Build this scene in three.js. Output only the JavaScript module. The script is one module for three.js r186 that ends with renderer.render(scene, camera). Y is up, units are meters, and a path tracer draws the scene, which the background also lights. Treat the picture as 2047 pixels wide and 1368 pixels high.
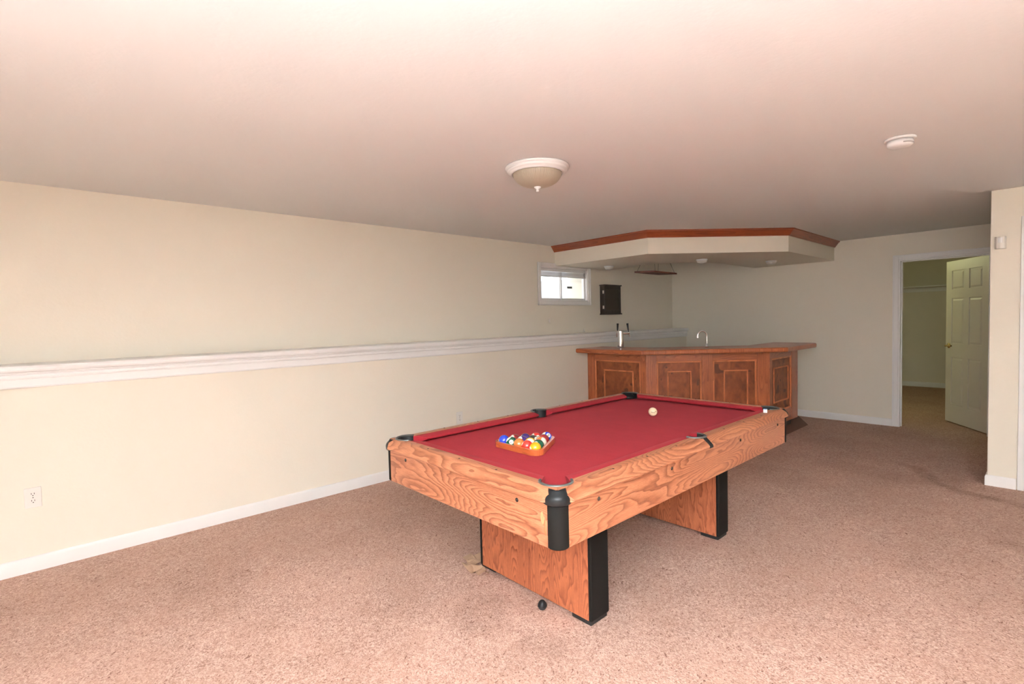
import * as THREE from 'three';
import { RoundedBoxGeometry } from 'three/addons/geometries/RoundedBoxGeometry.js';
import { mergeGeometries, toCreasedNormals } from 'three/addons/utils/BufferGeometryUtils.js';
import { Brush, Evaluator, SUBTRACTION } from 'three-bvh-csg';

// ---------------------------------------------------------------- camera, sky, exposure
const scene = new THREE.Scene();
const renderer = new THREE.WebGLRenderer({ antialias: true });
renderer.toneMapping = THREE.LinearToneMapping;
renderer.toneMappingExposure = 3.55;
renderer.shadowMap.enabled = true;
const camera = new THREE.PerspectiveCamera(68.2, 2047 / 1368, 0.05, 200);
camera.rotation.order = 'YXZ';
camera.position.set(4.126, 1.42, 7.635);
camera.rotation.set(THREE.MathUtils.degToRad(-2.416), THREE.MathUtils.degToRad(47.4585), THREE.MathUtils.degToRad(-1.4347));
scene.background = new THREE.Color(1.02, 1.12, 1.25);   // bright overcast sky

// photographer's flash on a stand just behind the viewpoint, turned up at the ceiling (its stand and head are built further down)
const FLASH = [5.0, 1.3, 8.4], FLASH_AIM = [4.95, 2.347, 8.35];
const flash = new THREE.SpotLight(new THREE.Color().setRGB(.9, .975, 1.08), 72, 0, 1.35, 1, 2);
flash.position.set(...FLASH); flash.target.position.set(...FLASH_AIM); flash.castShadow = true; flash.shadow.radius = 3;
scene.add(flash, flash.target);

// ---------------------------------------------------------------- helpers
let seed = 7;
const rnd = () => { seed = (seed * 1664525 + 1013904223) >>> 0; return seed / 4294967296; };
const hash = (x, y, s) => { let h = (x * 374761393 + y * 668265263 + s * 1274126177) | 0; h = Math.imul(h ^ (h >>> 13), 1274126177); h ^= h >>> 16; return (h >>> 0) / 4294967296; };
const fade = (t) => t * t * (3 - 2 * t);
function pn(x, y, px, py, s) {                       // value noise, periodic over px by py cells
  const xi = Math.floor(x), yi = Math.floor(y), fx = fade(x - xi), fy = fade(y - yi);
  const x0 = ((xi % px) + px) % px, y0 = ((yi % py) + py) % py, x1 = (x0 + 1) % px, y1 = (y0 + 1) % py;
  const a = hash(x0, y0, s), b = hash(x1, y0, s), c = hash(x0, y1, s), d = hash(x1, y1, s);
  return a + (b - a) * fx + (c - a) * fy + (a - b - c + d) * fx * fy;
}
const mix = (a, b, t) => a + (b - a) * t;
const clamp = (t, a = 0, b = 1) => Math.min(b, Math.max(a, t));
const smooth = (a, b, t) => fade(clamp((t - a) / (b - a)));

function dataTex(w, h, fn, srgb, sx = 1, sy = 1) {   // fn(u, v) in 0..1 gives [r, g, b] in 0..1; sx, sy: metres covered
  const d = new Uint8Array(w * h * 4);
  for (let y = 0; y < h; y++) for (let x = 0; x < w; x++) {
    const c = fn(x / w, y / h), i = (y * w + x) * 4;
    d[i] = clamp(c[0]) * 255; d[i + 1] = clamp(c[1]) * 255; d[i + 2] = clamp(c[2]) * 255; d[i + 3] = 255;
  }
  const t = new THREE.DataTexture(d, w, h);
  t.wrapS = t.wrapT = THREE.RepeatWrapping; t.magFilter = THREE.LinearFilter; t.minFilter = THREE.LinearMipmapLinearFilter; t.generateMipmaps = true;
  if (srgb) t.colorSpace = THREE.SRGBColorSpace;
  t.repeat.set(1 / sx, 1 / sy); t.needsUpdate = true;
  return t;
}
const rgb = (r, g, b) => [r / 255, g / 255, b / 255];
const lerp3 = (a, b, t) => [mix(a[0], b[0], t), mix(a[1], b[1], t), mix(a[2], b[2], t)];

// flat-sawn oak: contour lines of noise stretched along the grain, with fine pores
function oak(w, h, sx, sy, light, dark, s, rings = 9, ax = 3, ay = 6, strength = 1) {
  return dataTex(w, h, (u, v) => {
    const wob = (pn(u * 7, v * 5, 7, 5, s + 1) - .5) * .22;
    const f = pn(u * ax, (v * ay + wob), ax, ay, s) * .76 + pn(u * ax * 2, v * ay * 2 + wob, ax * 2, ay * 2, s + 2) * .2 + pn(u * 40, v * 40, 40, 40, s + 6) * .025;
    const r = (f * rings) % 1, line = Math.pow(r, 2.2) * smooth(1, .86, r);
    const pore = pn(u * 90, v * 420, 90, 420, s + 3), pore2 = pn(u * 260, v * 300, 260, 300, s + 5);
    const tone = pn(u * 5, v * 9, 5, 9, s + 4);
    let t = line * .85 * strength + (pore - .5) * .3 + (pore2 - .5) * .18 + (tone - .5) * .22;
    return lerp3(light, dark, clamp(t + .1));
  }, true, sx, sy);
}
const T = {};
T.oak = oak(2048, 512, 2.0, 0.5, rgb(195, 130, 94), rgb(132, 71, 44), 11, 20, 3, 5, 1.15);
T.oakV = oak(1024, 512, 1.4, 0.5, rgb(194, 114, 76), rgb(132, 66, 39), 31, 18, 2, 7, 1.1);
T.oakRed = oak(1024, 512, 1.6, 0.5, rgb(192, 107, 63), rgb(134, 66, 35), 51, 7, 3, 9, .8);
T.burl = dataTex(512, 512, (u, v) => {
  const wx = pn(u * 7, v * 7, 7, 7, 61), wy = pn(u * 9, v * 9, 9, 9, 62);
  const f = pn(u * 8 + wx * 3, v * 5 + wy * 3, 8, 5, 63), g = pn(u * 26 + wx * 4, v * 16, 26, 16, 64), k = pn(u * 60, v * 40, 60, 40, 65);
  const knot = smooth(.86, .93, pn(u * 15, v * 13, 15, 13, 66));
  return lerp3(lerp3(rgb(166, 90, 48), rgb(112, 54, 26), clamp(f * .8 + (g - .5) * .55 + (k - .5) * .25)), rgb(66, 28, 14), knot * .6);
}, true, .9, .9);
const carpetH = (u, v) => {
  const a = pn(u * 420, v * 420, 420, 420, 71), b = pn(u * 230, v * 230, 230, 230, 72), c = pn(u * 110, v * 110, 110, 110, 73);
  return a * .5 + b * .35 + c * .15;
};
T.carpet = dataTex(2048, 2048, (u, v) => {
  const h = carpetH(u, v);
  const bend = pn(u * 60, v * 60, 60, 60, 77) - .5;
  const fleck = smooth(.78, .87, pn(u * 420 + bend * 4, v * 300 + bend * 4, 420, 300, 74)) * smooth(.36, .5, pn(u * 140, v * 140, 140, 140, 75));
  const tone = pn(u * 14, v * 14, 14, 14, 76);
  let c = lerp3(rgb(161, 124, 107), rgb(216, 182, 165), clamp((h - .5) * 1.9 + .55));
  c = lerp3(c, rgb(191, 152, 133), .22 + (tone - .5) * .5);
  return lerp3(c, rgb(122, 82, 68), fleck * .75);
}, true, 1.7, 1.7);
T.carpetBump = dataTex(1024, 1024, (u, v) => { const h = carpetH(u * .5, v * .5); return [h, h, h]; }, false, .85, .85);
T.peel = dataTex(512, 512, (u, v) => { const h = pn(u * 70, v * 70, 70, 70, 81) * .6 + pn(u * 150, v * 150, 150, 150, 82) * .4; return [h, h, h]; }, false, .9, .9);
T.felt = dataTex(512, 512, (u, v) => {
  const a = pn(u * 256, v * 256, 256, 256, 91), b = pn(u * 60, v * 8, 60, 8, 92), c = pn(u * 9, v * 9, 9, 9, 93);
  const t = (a - .5) * .3 + (b - .5) * .12 + (c - .5) * .14 + .5;
  return lerp3(rgb(146, 24, 36), rgb(182, 42, 53), clamp(t));
}, true, .5, .5);
T.grit = dataTex(256, 256, (u, v) => { const h = pn(u * 90, v * 90, 90, 90, 95); return [h, h, h]; }, false, .12, .12);

const std = (o) => new THREE.MeshStandardMaterial(o);
const phy = (o) => new THREE.MeshPhysicalMaterial(o);
const lin = (r, g, b) => new THREE.Color().setRGB(r, g, b);
const M = {
  wall: std({ color: lin(.87, .805, .68), roughness: .78, bumpMap: T.peel, bumpScale: .0004 }),
  ceiling: std({ color: lin(.83, .825, .80), roughness: .85, bumpMap: T.peel, bumpScale: .0004 }),
  trim: std({ color: lin(.9, .88, .85), roughness: .42 }),
  carpet: std({ map: T.carpet, bumpMap: T.carpetBump, bumpScale: .003, roughness: .97, vertexColors: true }),
  oak: phy({ map: T.oak, roughness: .42, clearcoat: .25, clearcoatRoughness: .35 }),
  oakV: phy({ map: T.oakV, roughness: .45, clearcoat: .2, clearcoatRoughness: .4 }),
  oakRed: phy({ map: T.oakRed, roughness: .36, clearcoat: .5, clearcoatRoughness: .25 }),
  crown: phy({ map: T.oakRed, color: lin(.72, .56, .5), roughness: .4, clearcoat: .3, clearcoatRoughness: .3 }),
  burl: phy({ map: T.burl, roughness: .5, clearcoat: .12, clearcoatRoughness: .35 }),
  bead: phy({ map: T.oakRed, color: lin(1.5, 1.7, 1.8), roughness: .45, clearcoat: .15 }),
  felt: phy({ map: T.felt, roughness: 1, sheen: .2, sheenRoughness: .6, sheenColor: lin(.5, .12, .13) }),
  black: phy({ color: lin(.012, .0105, .009), roughness: .7, specularIntensity: .25, bumpMap: T.grit, bumpScale: .0002 }),
  blackCap: phy({ color: lin(.013, .014, .0145), roughness: .36, specularIntensity: .45, clearcoat: .06, clearcoatRoughness: .2 }),
  rubber: std({ color: lin(.012, .012, .012), roughness: .6 }),
  iron: std({ color: lin(.16, .17, .16), roughness: .32, metalness: .6 }),
  bolt: std({ color: lin(.1, .09, .08), roughness: .25, metalness: .8 }),
  chrome: std({ color: lin(.82, .82, .82), roughness: .1, metalness: 1 }),
  brass: std({ color: lin(.72, .55, .26), roughness: .22, metalness: 1 }),
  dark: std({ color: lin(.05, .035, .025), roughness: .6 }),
  espresso: phy({ color: lin(.028, .018, .013), roughness: .4, clearcoat: .3 }),
  espressoPanel: std({ color: lin(.05, .038, .026), roughness: .55 }),
  plastic: std({ color: lin(.84, .8, .73), roughness: .38 }),
  white: phy({ color: lin(.87, .86, .84), roughness: .3, clearcoat: .3 }),
  slot: std({ color: lin(.12, .1, .08), roughness: .7 }),
  glass: phy({ color: lin(1, 1, 1), roughness: 0, transmission: 1, thickness: 0, ior: 1.45 }),
  bowl: phy({ color: lin(.72, .64, .5), roughness: .35, transmission: .45, thickness: 0 }),
  door: std({ color: lin(.72, .68, .58), roughness: .42 }),
  cardboard: std({ color: lin(.52, .33, .21), roughness: .85, side: THREE.DoubleSide }),
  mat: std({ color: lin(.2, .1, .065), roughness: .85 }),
  concrete: std({ color: lin(.6, .59, .57), roughness: .9 }),
};

const shadows = (o) => { o.traverse((m) => { if (m.isMesh) { m.castShadow = m.receiveShadow = true; } }); return o; };
const names = {};
const numbered = (n) => { const k = names[n] = (names[n] ?? -1) + 1; return k ? n + '_' + String(k).padStart(3, '0') : n; };
function mesh(name, g, m, parent) { const o = new THREE.Mesh(g, m); o.name = parent ? name : numbered(name); (parent ?? scene).add(o); o.castShadow = o.receiveShadow = true; return o; }
function tag(o, label, category, group) { o.userData.label = label; o.userData.category = category; if (group) o.userData.group = group; return o; }
function thing(name, label, category, pos = [0, 0, 0], group) { const o = new THREE.Group(); o.name = numbered(name); o.position.set(...pos); scene.add(o); return tag(o, label, category, group); }
function struct(name, g, m) { const o = mesh(name, g, m); o.userData.kind = 'structure'; return o; }
function structGroup(name, pos = [0, 0, 0]) { const o = new THREE.Group(); o.name = numbered(name); o.position.set(...pos); o.userData.kind = 'structure'; scene.add(o); return o; }

const flat = (g) => (g.index ? g.toNonIndexed() : g);
function merge(list) { return mergeGeometries(list.map((g) => { const f = flat(g); for (const k of Object.keys(f.attributes)) if (!['position', 'normal', 'uv'].includes(k)) f.deleteAttribute(k); return f; })); }
// uv in metres: u runs along the grain axis, v across it
function uvBox(g0, grain = 'x', ou = 0, ov = 0) {
  const g = flat(g0), p = g.attributes.position, n = g.attributes.normal, uv = new Float32Array(p.count * 2);
  const get = { x: (i) => p.getX(i), y: (i) => p.getY(i), z: (i) => p.getZ(i) };
  for (let f = 0; f < p.count; f += 3) {
    let nx = 0, ny = 0, nz = 0;
    for (let k = 0; k < 3; k++) { nx += Math.abs(n.getX(f + k)); ny += Math.abs(n.getY(f + k)); nz += Math.abs(n.getZ(f + k)); }
    const m = nx >= ny && nx >= nz ? 'x' : ny >= nz ? 'y' : 'z';
    let others = ['x', 'y', 'z'].filter((a) => a !== m);
    if (others.includes(grain)) others = [grain, others.find((a) => a !== grain)];
    for (let k = 0; k < 3; k++) { uv[(f + k) * 2] = get[others[0]](f + k) + ou; uv[(f + k) * 2 + 1] = get[others[1]](f + k) + ov; }
  }
  g.setAttribute('uv', new THREE.BufferAttribute(uv, 2));
  return g;
}
// box from corner to corner, edges rounded by r
function bx(x0, x1, y0, y1, z0, z1, r = 0, grain = 'x', ou = 0, ov = 0) {
  const w = x1 - x0, h = y1 - y0, d = z1 - z0;
  const g = r ? new RoundedBoxGeometry(w, h, d, 2, Math.min(r, w / 2.01, h / 2.01, d / 2.01)) : new THREE.BoxGeometry(w, h, d);
  g.translate((x0 + x1) / 2, (y0 + y1) / 2, (z0 + z1) / 2);
  return uvBox(g, grain, ou, ov);
}
// prism over a polygon in plan, [x, z] points
function prism(pts, y0, y1, bevel = 0, hole) {
  const sh = new THREE.Shape(pts.map(([x, z]) => new THREE.Vector2(x, -z)));
  if (hole) sh.holes.push(new THREE.Path(hole.map(([x, z]) => new THREE.Vector2(x, -z))));
  const g = new THREE.ExtrudeGeometry(sh, { depth: y1 - y0 - 2 * bevel, bevelEnabled: bevel > 0, bevelSize: bevel, bevelOffset: -bevel, bevelThickness: bevel, bevelSegments: 3, curveSegments: 24 });
  g.rotateX(-Math.PI / 2); g.translate(0, y0 + bevel, 0);
  return uvBox(g);
}
// a closed profile of [offset, y] swept along a plan polyline; offset goes to the left of the path (side = 1) with mitred corners
function sweep(path, prof, side = 1, cut0 = 0, cut1 = 0, crease = .5) {
  const n = path.length, rows = [], dirs = [];
  for (let i = 0; i < n - 1; i++) { const dx = path[i + 1][0] - path[i][0], dz = path[i + 1][1] - path[i][1], l = Math.hypot(dx, dz); dirs.push([dx / l, dz / l, l]); }
  let run = 0;
  for (let i = 0; i < n; i++) {
    const a = dirs[Math.max(0, i - 1)], b = dirs[Math.min(n - 2, i)];
    const na = [a[1] * side, -a[0] * side], nb = [b[1] * side, -b[0] * side];
    let mx = na[0] + nb[0], mz = na[1] + nb[1]; const k = 2 / (mx * mx + mz * mz); mx *= k; mz *= k;
    const c = i === 0 ? -cut0 : i === n - 1 ? cut1 : 0, d = i === 0 ? dirs[0] : dirs[n - 2];
    rows.push({ u: run, p: prof.map(([o, y]) => [path[i][0] + mx * o + d[0] * c * o, y, path[i][1] + mz * o + d[1] * c * o, c * o]) });
    if (i < n - 1) run += dirs[i][2];
  }
  const pos = [], uv = [], m = prof.length; let acc = 0; const vs = [0];
  for (let j = 0; j < m; j++) { const q = prof[(j + 1) % m]; acc += Math.hypot(q[0] - prof[j][0], q[1] - prof[j][1]); vs.push(acc); }
  const put = (r, j, vj) => { const q = r.p[j % m]; pos.push(q[0], q[1], q[2]); uv.push(r.u + q[3], vj); };
  for (let i = 0; i < n - 1; i++) for (let j = 0; j < m; j++) {
    const A = rows[i], B = rows[i + 1];
    put(A, j, vs[j]); put(B, j, vs[j]); put(B, j + 1, vs[j + 1]); put(A, j, vs[j]); put(B, j + 1, vs[j + 1]); put(A, j + 1, vs[j + 1]);
  }
  let area = 0; for (let j = 0; j < m; j++) { const q = prof[(j + 1) % m]; area += prof[j][0] * q[1] - q[0] * prof[j][1]; }
  const swap = (i) => { for (const [arr, k] of [[pos, 3], [uv, 2]]) for (let c = 0; c < k; c++) { const t = arr[(i + 1) * k + c]; arr[(i + 1) * k + c] = arr[(i + 2) * k + c]; arr[(i + 2) * k + c] = t; } };
  if (area * side > 0) for (let i = 0; i < pos.length / 3; i += 3) swap(i);
  const tri = THREE.ShapeUtils.triangulateShape(prof.map(([o, y]) => new THREE.Vector2(o, y)), []);
  for (const [r, want] of [[rows[0], -1], [rows[n - 1], 1]]) for (const t of tri) {
    const [A, B, C] = t.map((j) => prof[j]), s = ((B[0] - A[0]) * (C[1] - A[1]) - (C[0] - A[0]) * (B[1] - A[1])) * side;
    for (const j of (s * want > 0 ? t : [t[0], t[2], t[1]])) { pos.push(...r.p[j].slice(0, 3)); uv.push(prof[j][0], prof[j][1]); }
  }
  const g = new THREE.BufferGeometry();
  g.setAttribute('position', new THREE.Float32BufferAttribute(pos, 3)); g.setAttribute('uv', new THREE.Float32BufferAttribute(uv, 2));
  g.computeVertexNormals();
  return toCreasedNormals(g, crease);
}
const lathe = (pts, seg = 48, a0 = 0, a1 = Math.PI * 2) => new THREE.LatheGeometry(pts.map(([r, y]) => new THREE.Vector2(r, y)), seg, a0, a1);
const tube = (pts, r, seg = 40, rs = 12, closed = false) => new THREE.TubeGeometry(new THREE.CatmullRomCurve3(pts.map((p) => new THREE.Vector3(...p)), closed), seg, r, rs, closed);
const cyl = (r0, r1, y0, y1, seg = 24) => new THREE.CylinderGeometry(r1, r0, y1 - y0, seg).translate(0, (y0 + y1) / 2, 0);
const ev = new Evaluator(); ev.attributes = ['position', 'normal', 'uv']; ev.useGroups = false;
function cutOut(g, cutters) {
  let a = new Brush(g); a.updateMatrixWorld();
  for (const c of cutters) { const b = new Brush(c); b.updateMatrixWorld(); a = ev.evaluate(a, b, SUBTRACTION); }
  return a.geometry;
}

// ---------------------------------------------------------------- the room shell
const HC = 2.347, XU = -0.2477, ZR = 9.2, XR = 7.4;
// floor: one carpet, with trodden and stained patches of the carpet itself
{
  const x0 = -.3, x1 = 7.6, z0 = -4.5, z1 = 9.75, nx = 198, nz = 356;
  const g = new THREE.PlaneGeometry(x1 - x0, z1 - z0, nx, nz); g.rotateX(-Math.PI / 2); g.translate((x0 + x1) / 2, 0, (z0 + z1) / 2);
  const p = g.attributes.position, uv = g.attributes.uv, col = new Float32Array(p.count * 3);
  const patches = [   // x, z, half lengths, turn, depth of tone: pile pushed the other way and dirt
    [2.22, 6.15, .2, .13, .5, -.13], [2.64, 6.13, .17, .1, -.8, -.14], [2.45, 6.2, .09, .02, -.9, .08], [2.42, 5.98, .25, .05, -.3, .05], [2.05, 6.45, .25, .1, .6, -.05],
    [3.3, 2.0, .3, .1, .9, -.2], [3.6, 2.42, .3, .07, .7, -.24], [3.85, 2.52, .16, .06, 0, -.18], [3.73, 2.6, .07, .05, .2, -.1], [3.0, 2.3, .5, .2, .2, -.08],
    [3.95, 3.45, .12, .1, .1, -.1], [2.5, 3.0, .4, .25, .5, -.06], [1.2, 6.0, .3, .14, .3, -.07], [.9, 7.0, .5, .2, .2, -.05], [1.7, 6.7, .35, .2, .6, .05],
  ];
  for (let i = 0; i < p.count; i++) {
    const x = p.getX(i), z = p.getZ(i);
    uv.setXY(i, x, z);
    const w1 = (pn(x * 5, z * 5, 512, 512, 201) - .5), w2 = (pn(x * 5, z * 5, 512, 512, 202) - .5);
    let k = 1 + (pn(x * 2.2, z * 2.2, 512, 512, 203) - .5) * .12 + (pn(x * 7, z * 7, 512, 512, 204) - .5) * .08;
    for (const [cx, cz, a, b, t, d] of patches) {
      const dx = x - cx + w1 * .14, dz = z - cz + w2 * .14, u = (dx * Math.cos(t) + dz * Math.sin(t)) / a, v = (-dx * Math.sin(t) + dz * Math.cos(t)) / b;
      k += d * smooth(1.15, .72, Math.hypot(u, v));
    }
    const warm = (1 - k) * .25;
    col[i * 3] = k; col[i * 3 + 1] = k * (1 - warm * .5); col[i * 3 + 2] = k * (1 - warm);
  }
  g.setAttribute('color', new THREE.BufferAttribute(col, 3));
  const slab = flat(bx(x0, x1, -.12, -.002, z0, z1)); slab.setAttribute('color', new THREE.BufferAttribute(new Float32Array(slab.attributes.position.count * 3).fill(1), 3));
  struct('floor', mergeGeometries([g.toNonIndexed(), slab]), M.carpet);
}
struct('ceiling', bx(-.6, XR + .15, HC, HC + .15, -4.5, ZR + .15), M.ceiling);
// left wall: thick lower part, upper part set back, with the window opening
const WZ0 = 2.205, WZ1 = 3.121, WY0 = 1.655, WY1 = 2.082;
struct('wall_left', merge([
  bx(-.6, 0, -.1, 1.2, -.12, ZR), bx(-.6, XU, 1.2, WY0, -.12, ZR), bx(-.6, XU, WY1, HC, -.12, ZR),
  bx(-.6, XU, WY0, WY1, -.12, WZ0), bx(-.6, XU, WY0, WY1, WZ1, ZR)]), M.wall);
// back wall with the doorway
const DX0 = 2.777, DX1 = 3.592, DY = 2.036;
struct('wall_back', merge([bx(0, DX0, 0, HC, -.12, 0), bx(XU, 0, 1.2, HC, -.12, 0), bx(DX0, DX1, DY, HC, -.12, 0), bx(DX1, 3.733, 0, HC, -.12, 0)]), M.wall);
struct('wall_partition', merge([bx(3.733, XR, 0, HC, 2.0, 2.114, .006), bx(3.733, 3.83, 0, HC, -.12, 2.01)]), M.wall);
struct('wall_right', bx(XR, XR + .15, -.1, HC, 2.0, ZR), M.wall);
// wall behind the camera with a wide glazed patio door
const PX0 = 2.5, PX1 = 5.7, PY = 2.1;
struct('wall_front', merge([bx(-.6, PX0, -.1, HC, ZR, ZR + .15), bx(PX1, XR + .15, -.1, HC, ZR, ZR + .15), bx(PX0, PX1, PY, HC, ZR, ZR + .15)]), M.wall);
{
  const d = structGroup('door_2');
  const W = (PX1 - PX0) / 3;
  mesh('frame', merge([bx(PX0, PX1, PY - .05, PY, ZR + .02, ZR + .13, .004), bx(PX0, PX1, 0, .04, ZR + .02, ZR + .13, .004), bx(PX0, PX0 + .05, 0, PY, ZR + .02, ZR + .13, .004), bx(PX1 - .05, PX1, 0, PY, ZR + .02, ZR + .13, .004)]), M.trim, d);
  for (let i = 0; i < 3; i++) {
    const a = PX0 + .04 + i * (W - .025), b = a + W - .03, z = ZR + (i % 2 ? .05 : .08);
    const s = mesh('sash', merge([bx(a, a + .06, .04, PY - .05, z, z + .03, .004), bx(b - .06, b, .04, PY - .05, z, z + .03, .004), bx(a, b, .04, .13, z, z + .03, .004), bx(a, b, PY - .12, PY - .05, z, z + .03, .004)]), M.trim, d);
    mesh('pane', bx(a + .05, b - .05, .12, PY - .11, z + .012, z + .018), M.glass, s);
  }
}
struct('ground_outside', bx(-30, 30, -.4, -.13, ZR + .16, 40), M.concrete);
// the room beyond the doorway
struct('wall_closet_back', bx(.9, 4.9, -.1, HC, -4.42, -4.3), M.wall);
struct('wall_closet_left', bx(.9, 1.0, -.1, HC, -4.3, -.12), M.wall);
struct('wall_closet_right', bx(4.6, 4.75, -.1, HC, -4.3, -.12), M.wall);
struct('wall_closet_front', bx(3.72, 4.75, -.1, HC, -.125, -.03), M.wall);
// baseboards
const BB = [[0, 0], [.013, 0], [.013, .074], [.009, .086], [.005, .09], [0, .09]];
struct('baseboard_left', sweep([[0, ZR], [0, 2.55]], BB, -1), M.trim);
struct('baseboard_back', sweep([[1.2, 0], [DX0 - .058, 0]], BB, -1), M.trim);
struct('baseboard_right', sweep([[3.733, .2], [3.733, 2.114], [3.9, 2.114]], BB.map(([o, y]) => [o, y * .95]), -1), M.trim);
struct('baseboard_closet', sweep([[1.0, -4.3], [4.6, -4.3]], BB, -1), M.trim);
// ledge along the top of the thick wall: board with a nosing, stepped moulding, apron
struct('trim_1', sweep([[0, ZR], [0, .001]], [
  [XU, 1.2], [XU, 1.231], [.026, 1.231], [.036, 1.226], [.04, 1.216], [.04, 1.203], [.036, 1.193], [.028, 1.189], [.022, 1.189], [.02, 1.182], [.014, 1.177], [.014, 1.174],
  [.022, 1.172], [.024, 1.162], [.021, 1.154], [.012, 1.152], [.012, 1.149], [.015, 1.147], [.015, 1.106], [.012, 1.098], [.008, 1.096], [0, 1.096], [0, 1.2]], -1, 0, 0, .35), M.trim);
// doorway casing and jambs
{
  const c = [];
  const step = (x0, x1, y0, y1) => { c.push(bx(x0, x1, y0, y1, 0, .014, .004)); };
  step(DX0 - .058, DX0 - .002, 0, DY + .058); step(DX1 + .002, DX1 + .058, 0, DY + .058); step(DX0 - .002, DX1 + .002, DY + .002, DY + .058);
  c.push(bx(DX0 - .058, DX0 - .044, 0, DY + .058, .012, .02, .003), bx(DX0 - .058, DX1 + .058, DY + .044, DY + .058, .012, .02, .003));
  c.push(bx(DX0 - .004, DX0 + .016, 0, DY + .004, -.125, .006), bx(DX1 - .016, DX1 + .004, 0, DY + .004, -.125, .006), bx(DX0, DX1, DY - .012, DY + .008, -.125, .006));
  c.push(bx(DX0 + .016, DX0 + .028, 0, DY - .012, -.08, -.045), bx(DX0, DX1, DY - .024, DY - .012, -.08, -.045));
  struct('trim_2', merge(c), M.trim);
}
// casing of another opening at the right edge of the partition
struct('trim_3', merge([bx(3.905, 3.965, 0, 2.12, 2.113, 2.128, .004), bx(3.965, 4.9, 2.06, 2.12, 2.113, 2.128, .004), bx(4.84, 4.9, 0, 2.06, 2.113, 2.128, .004), bx(3.965, 4.84, 0, 2.06, 2.112, 2.118)]), M.trim);

// soffit over the bar, open in the middle
{
  const outer = [[XU, 2.85], [1.104, 2.85], [2.092, 1.635], [2.092, 0]];
  const inner = [[1.08, 0]];
  const cv = new THREE.CatmullRomCurve3([[1.08, .1], [1.085, .7], [1.085, 1.12], [.965, 1.54], [.6, 1.86], [.2, 1.83], [XU, 1.8]].map(([x, z]) => new THREE.Vector3(x, 0, z)), false, 'catmullrom', .4);
  for (const p of cv.getPoints(40)) inner.push([p.x, p.z]);
  struct('ceiling_soffit', prism([...outer, ...inner], 2.1, HC), M.wall);
  struct('trim_4', sweep([[XU + .001, 2.85], [1.104, 2.85], [2.092, 1.635], [2.092, .001]], [
    [0, HC - .075], [.012, HC - .075], [.016, HC - .066], [.022, HC - .06], [.05, HC - .022], [.056, HC - .016], [.064, HC - .012], [.066, HC], [0, HC]].map(([o, y]) => [o, y - .0005]), -1, 0, 0, .35), M.crown);
}

// ---------------------------------------------------------------- left window with raised blind
{
  const w = structGroup('window_1');
  const a = .052, x = XU, c = [];
  c.push(bx(x, x + .016, WY0 - a, WY1 + a, WZ1, WZ1 + a, .005), bx(x, x + .016, WY0 - a, WY1 + a, WZ0 - a, WZ0, .005), bx(x, x + .016, WY1, WY1 + a, WZ0, WZ1, .005), bx(x, x + .016, WY0 - a, WY0, WZ0, WZ1, .005));
  c.push(bx(x, x + .024, WY0 - a, WY1 + a, WZ1 + a - .014, WZ1 + a, .004), bx(x, x + .024, WY0 - a, WY1 + a, WZ0 - a, WZ0 - a + .014, .004), bx(x, x + .024, WY0 - a, WY0 - a + .014, WZ0 - a, WZ1 + a, .004));
  mesh('casing', merge(c), M.trim, w);
  mesh('jamb', merge([bx(x - .09, x + .004, WY0 - .004, WY0 + .012, WZ0, WZ1), bx(x - .09, x + .004, WY1 - .012, WY1 + .004, WZ0, WZ1), bx(x - .09, x + .004, WY0, WY1, WZ0 - .004, WZ0 + .012), bx(x - .09, x + .004, WY0, WY1, WZ1 - .012, WZ1 + .004)]), M.trim, w);
  for (const [z0, z1, d] of [[2.685, WZ1 - .012, 0], [WZ0 + .012, 2.70, .02]]) {
    const s = mesh('sash', merge([bx(x - .075 + d, x - .055 + d, WY0 + .012, WY1 - .012, z0, z0 + .016, .003), bx(x - .075 + d, x - .055 + d, WY0 + .012, WY1 - .012, z1 - .016, z1, .003), bx(x - .075 + d, x - .055 + d, WY0 + .012, WY0 + .04, z0, z1, .003), bx(x - .075 + d, x - .055 + d, WY1 - .04, WY1 - .012, z0, z1, .003)]), M.white, w);
    mesh('pane', bx(x - .067 + d, x - .063 + d, WY0 + .03, WY1 - .03, z0 + .02, z1 - .02), M.glass, s);
  }
  const st = mesh('sticker', bx(x - .0425, x - .0415, 1.825, 1.852, 2.475, 2.575), std({ color: lin(.2, .22, .22), roughness: .6 }), w);
  st.userData.label = 'small grey sticker on the glass';
  struct('ground_window_well', bx(-3.5, -.61, .9, 1.3, 1.0, 4.4), M.concrete);
  const pts = []; for (let i = 0; i <= 60; i++) { const t = -Math.PI / 2 + Math.PI * i / 60, r = .72 + .012 * Math.sin(i * 1.6); pts.push([-.62 - Math.cos(t) * r, 2.66 + Math.sin(t) * r]); }
  struct('wall_window_well', sweep(pts, [[0, 1.3], [.012, 1.3], [.012, 2.0], [0, 2.0]], 1), std({ color: lin(.8, .8, .8), roughness: .5 }));
}
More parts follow.
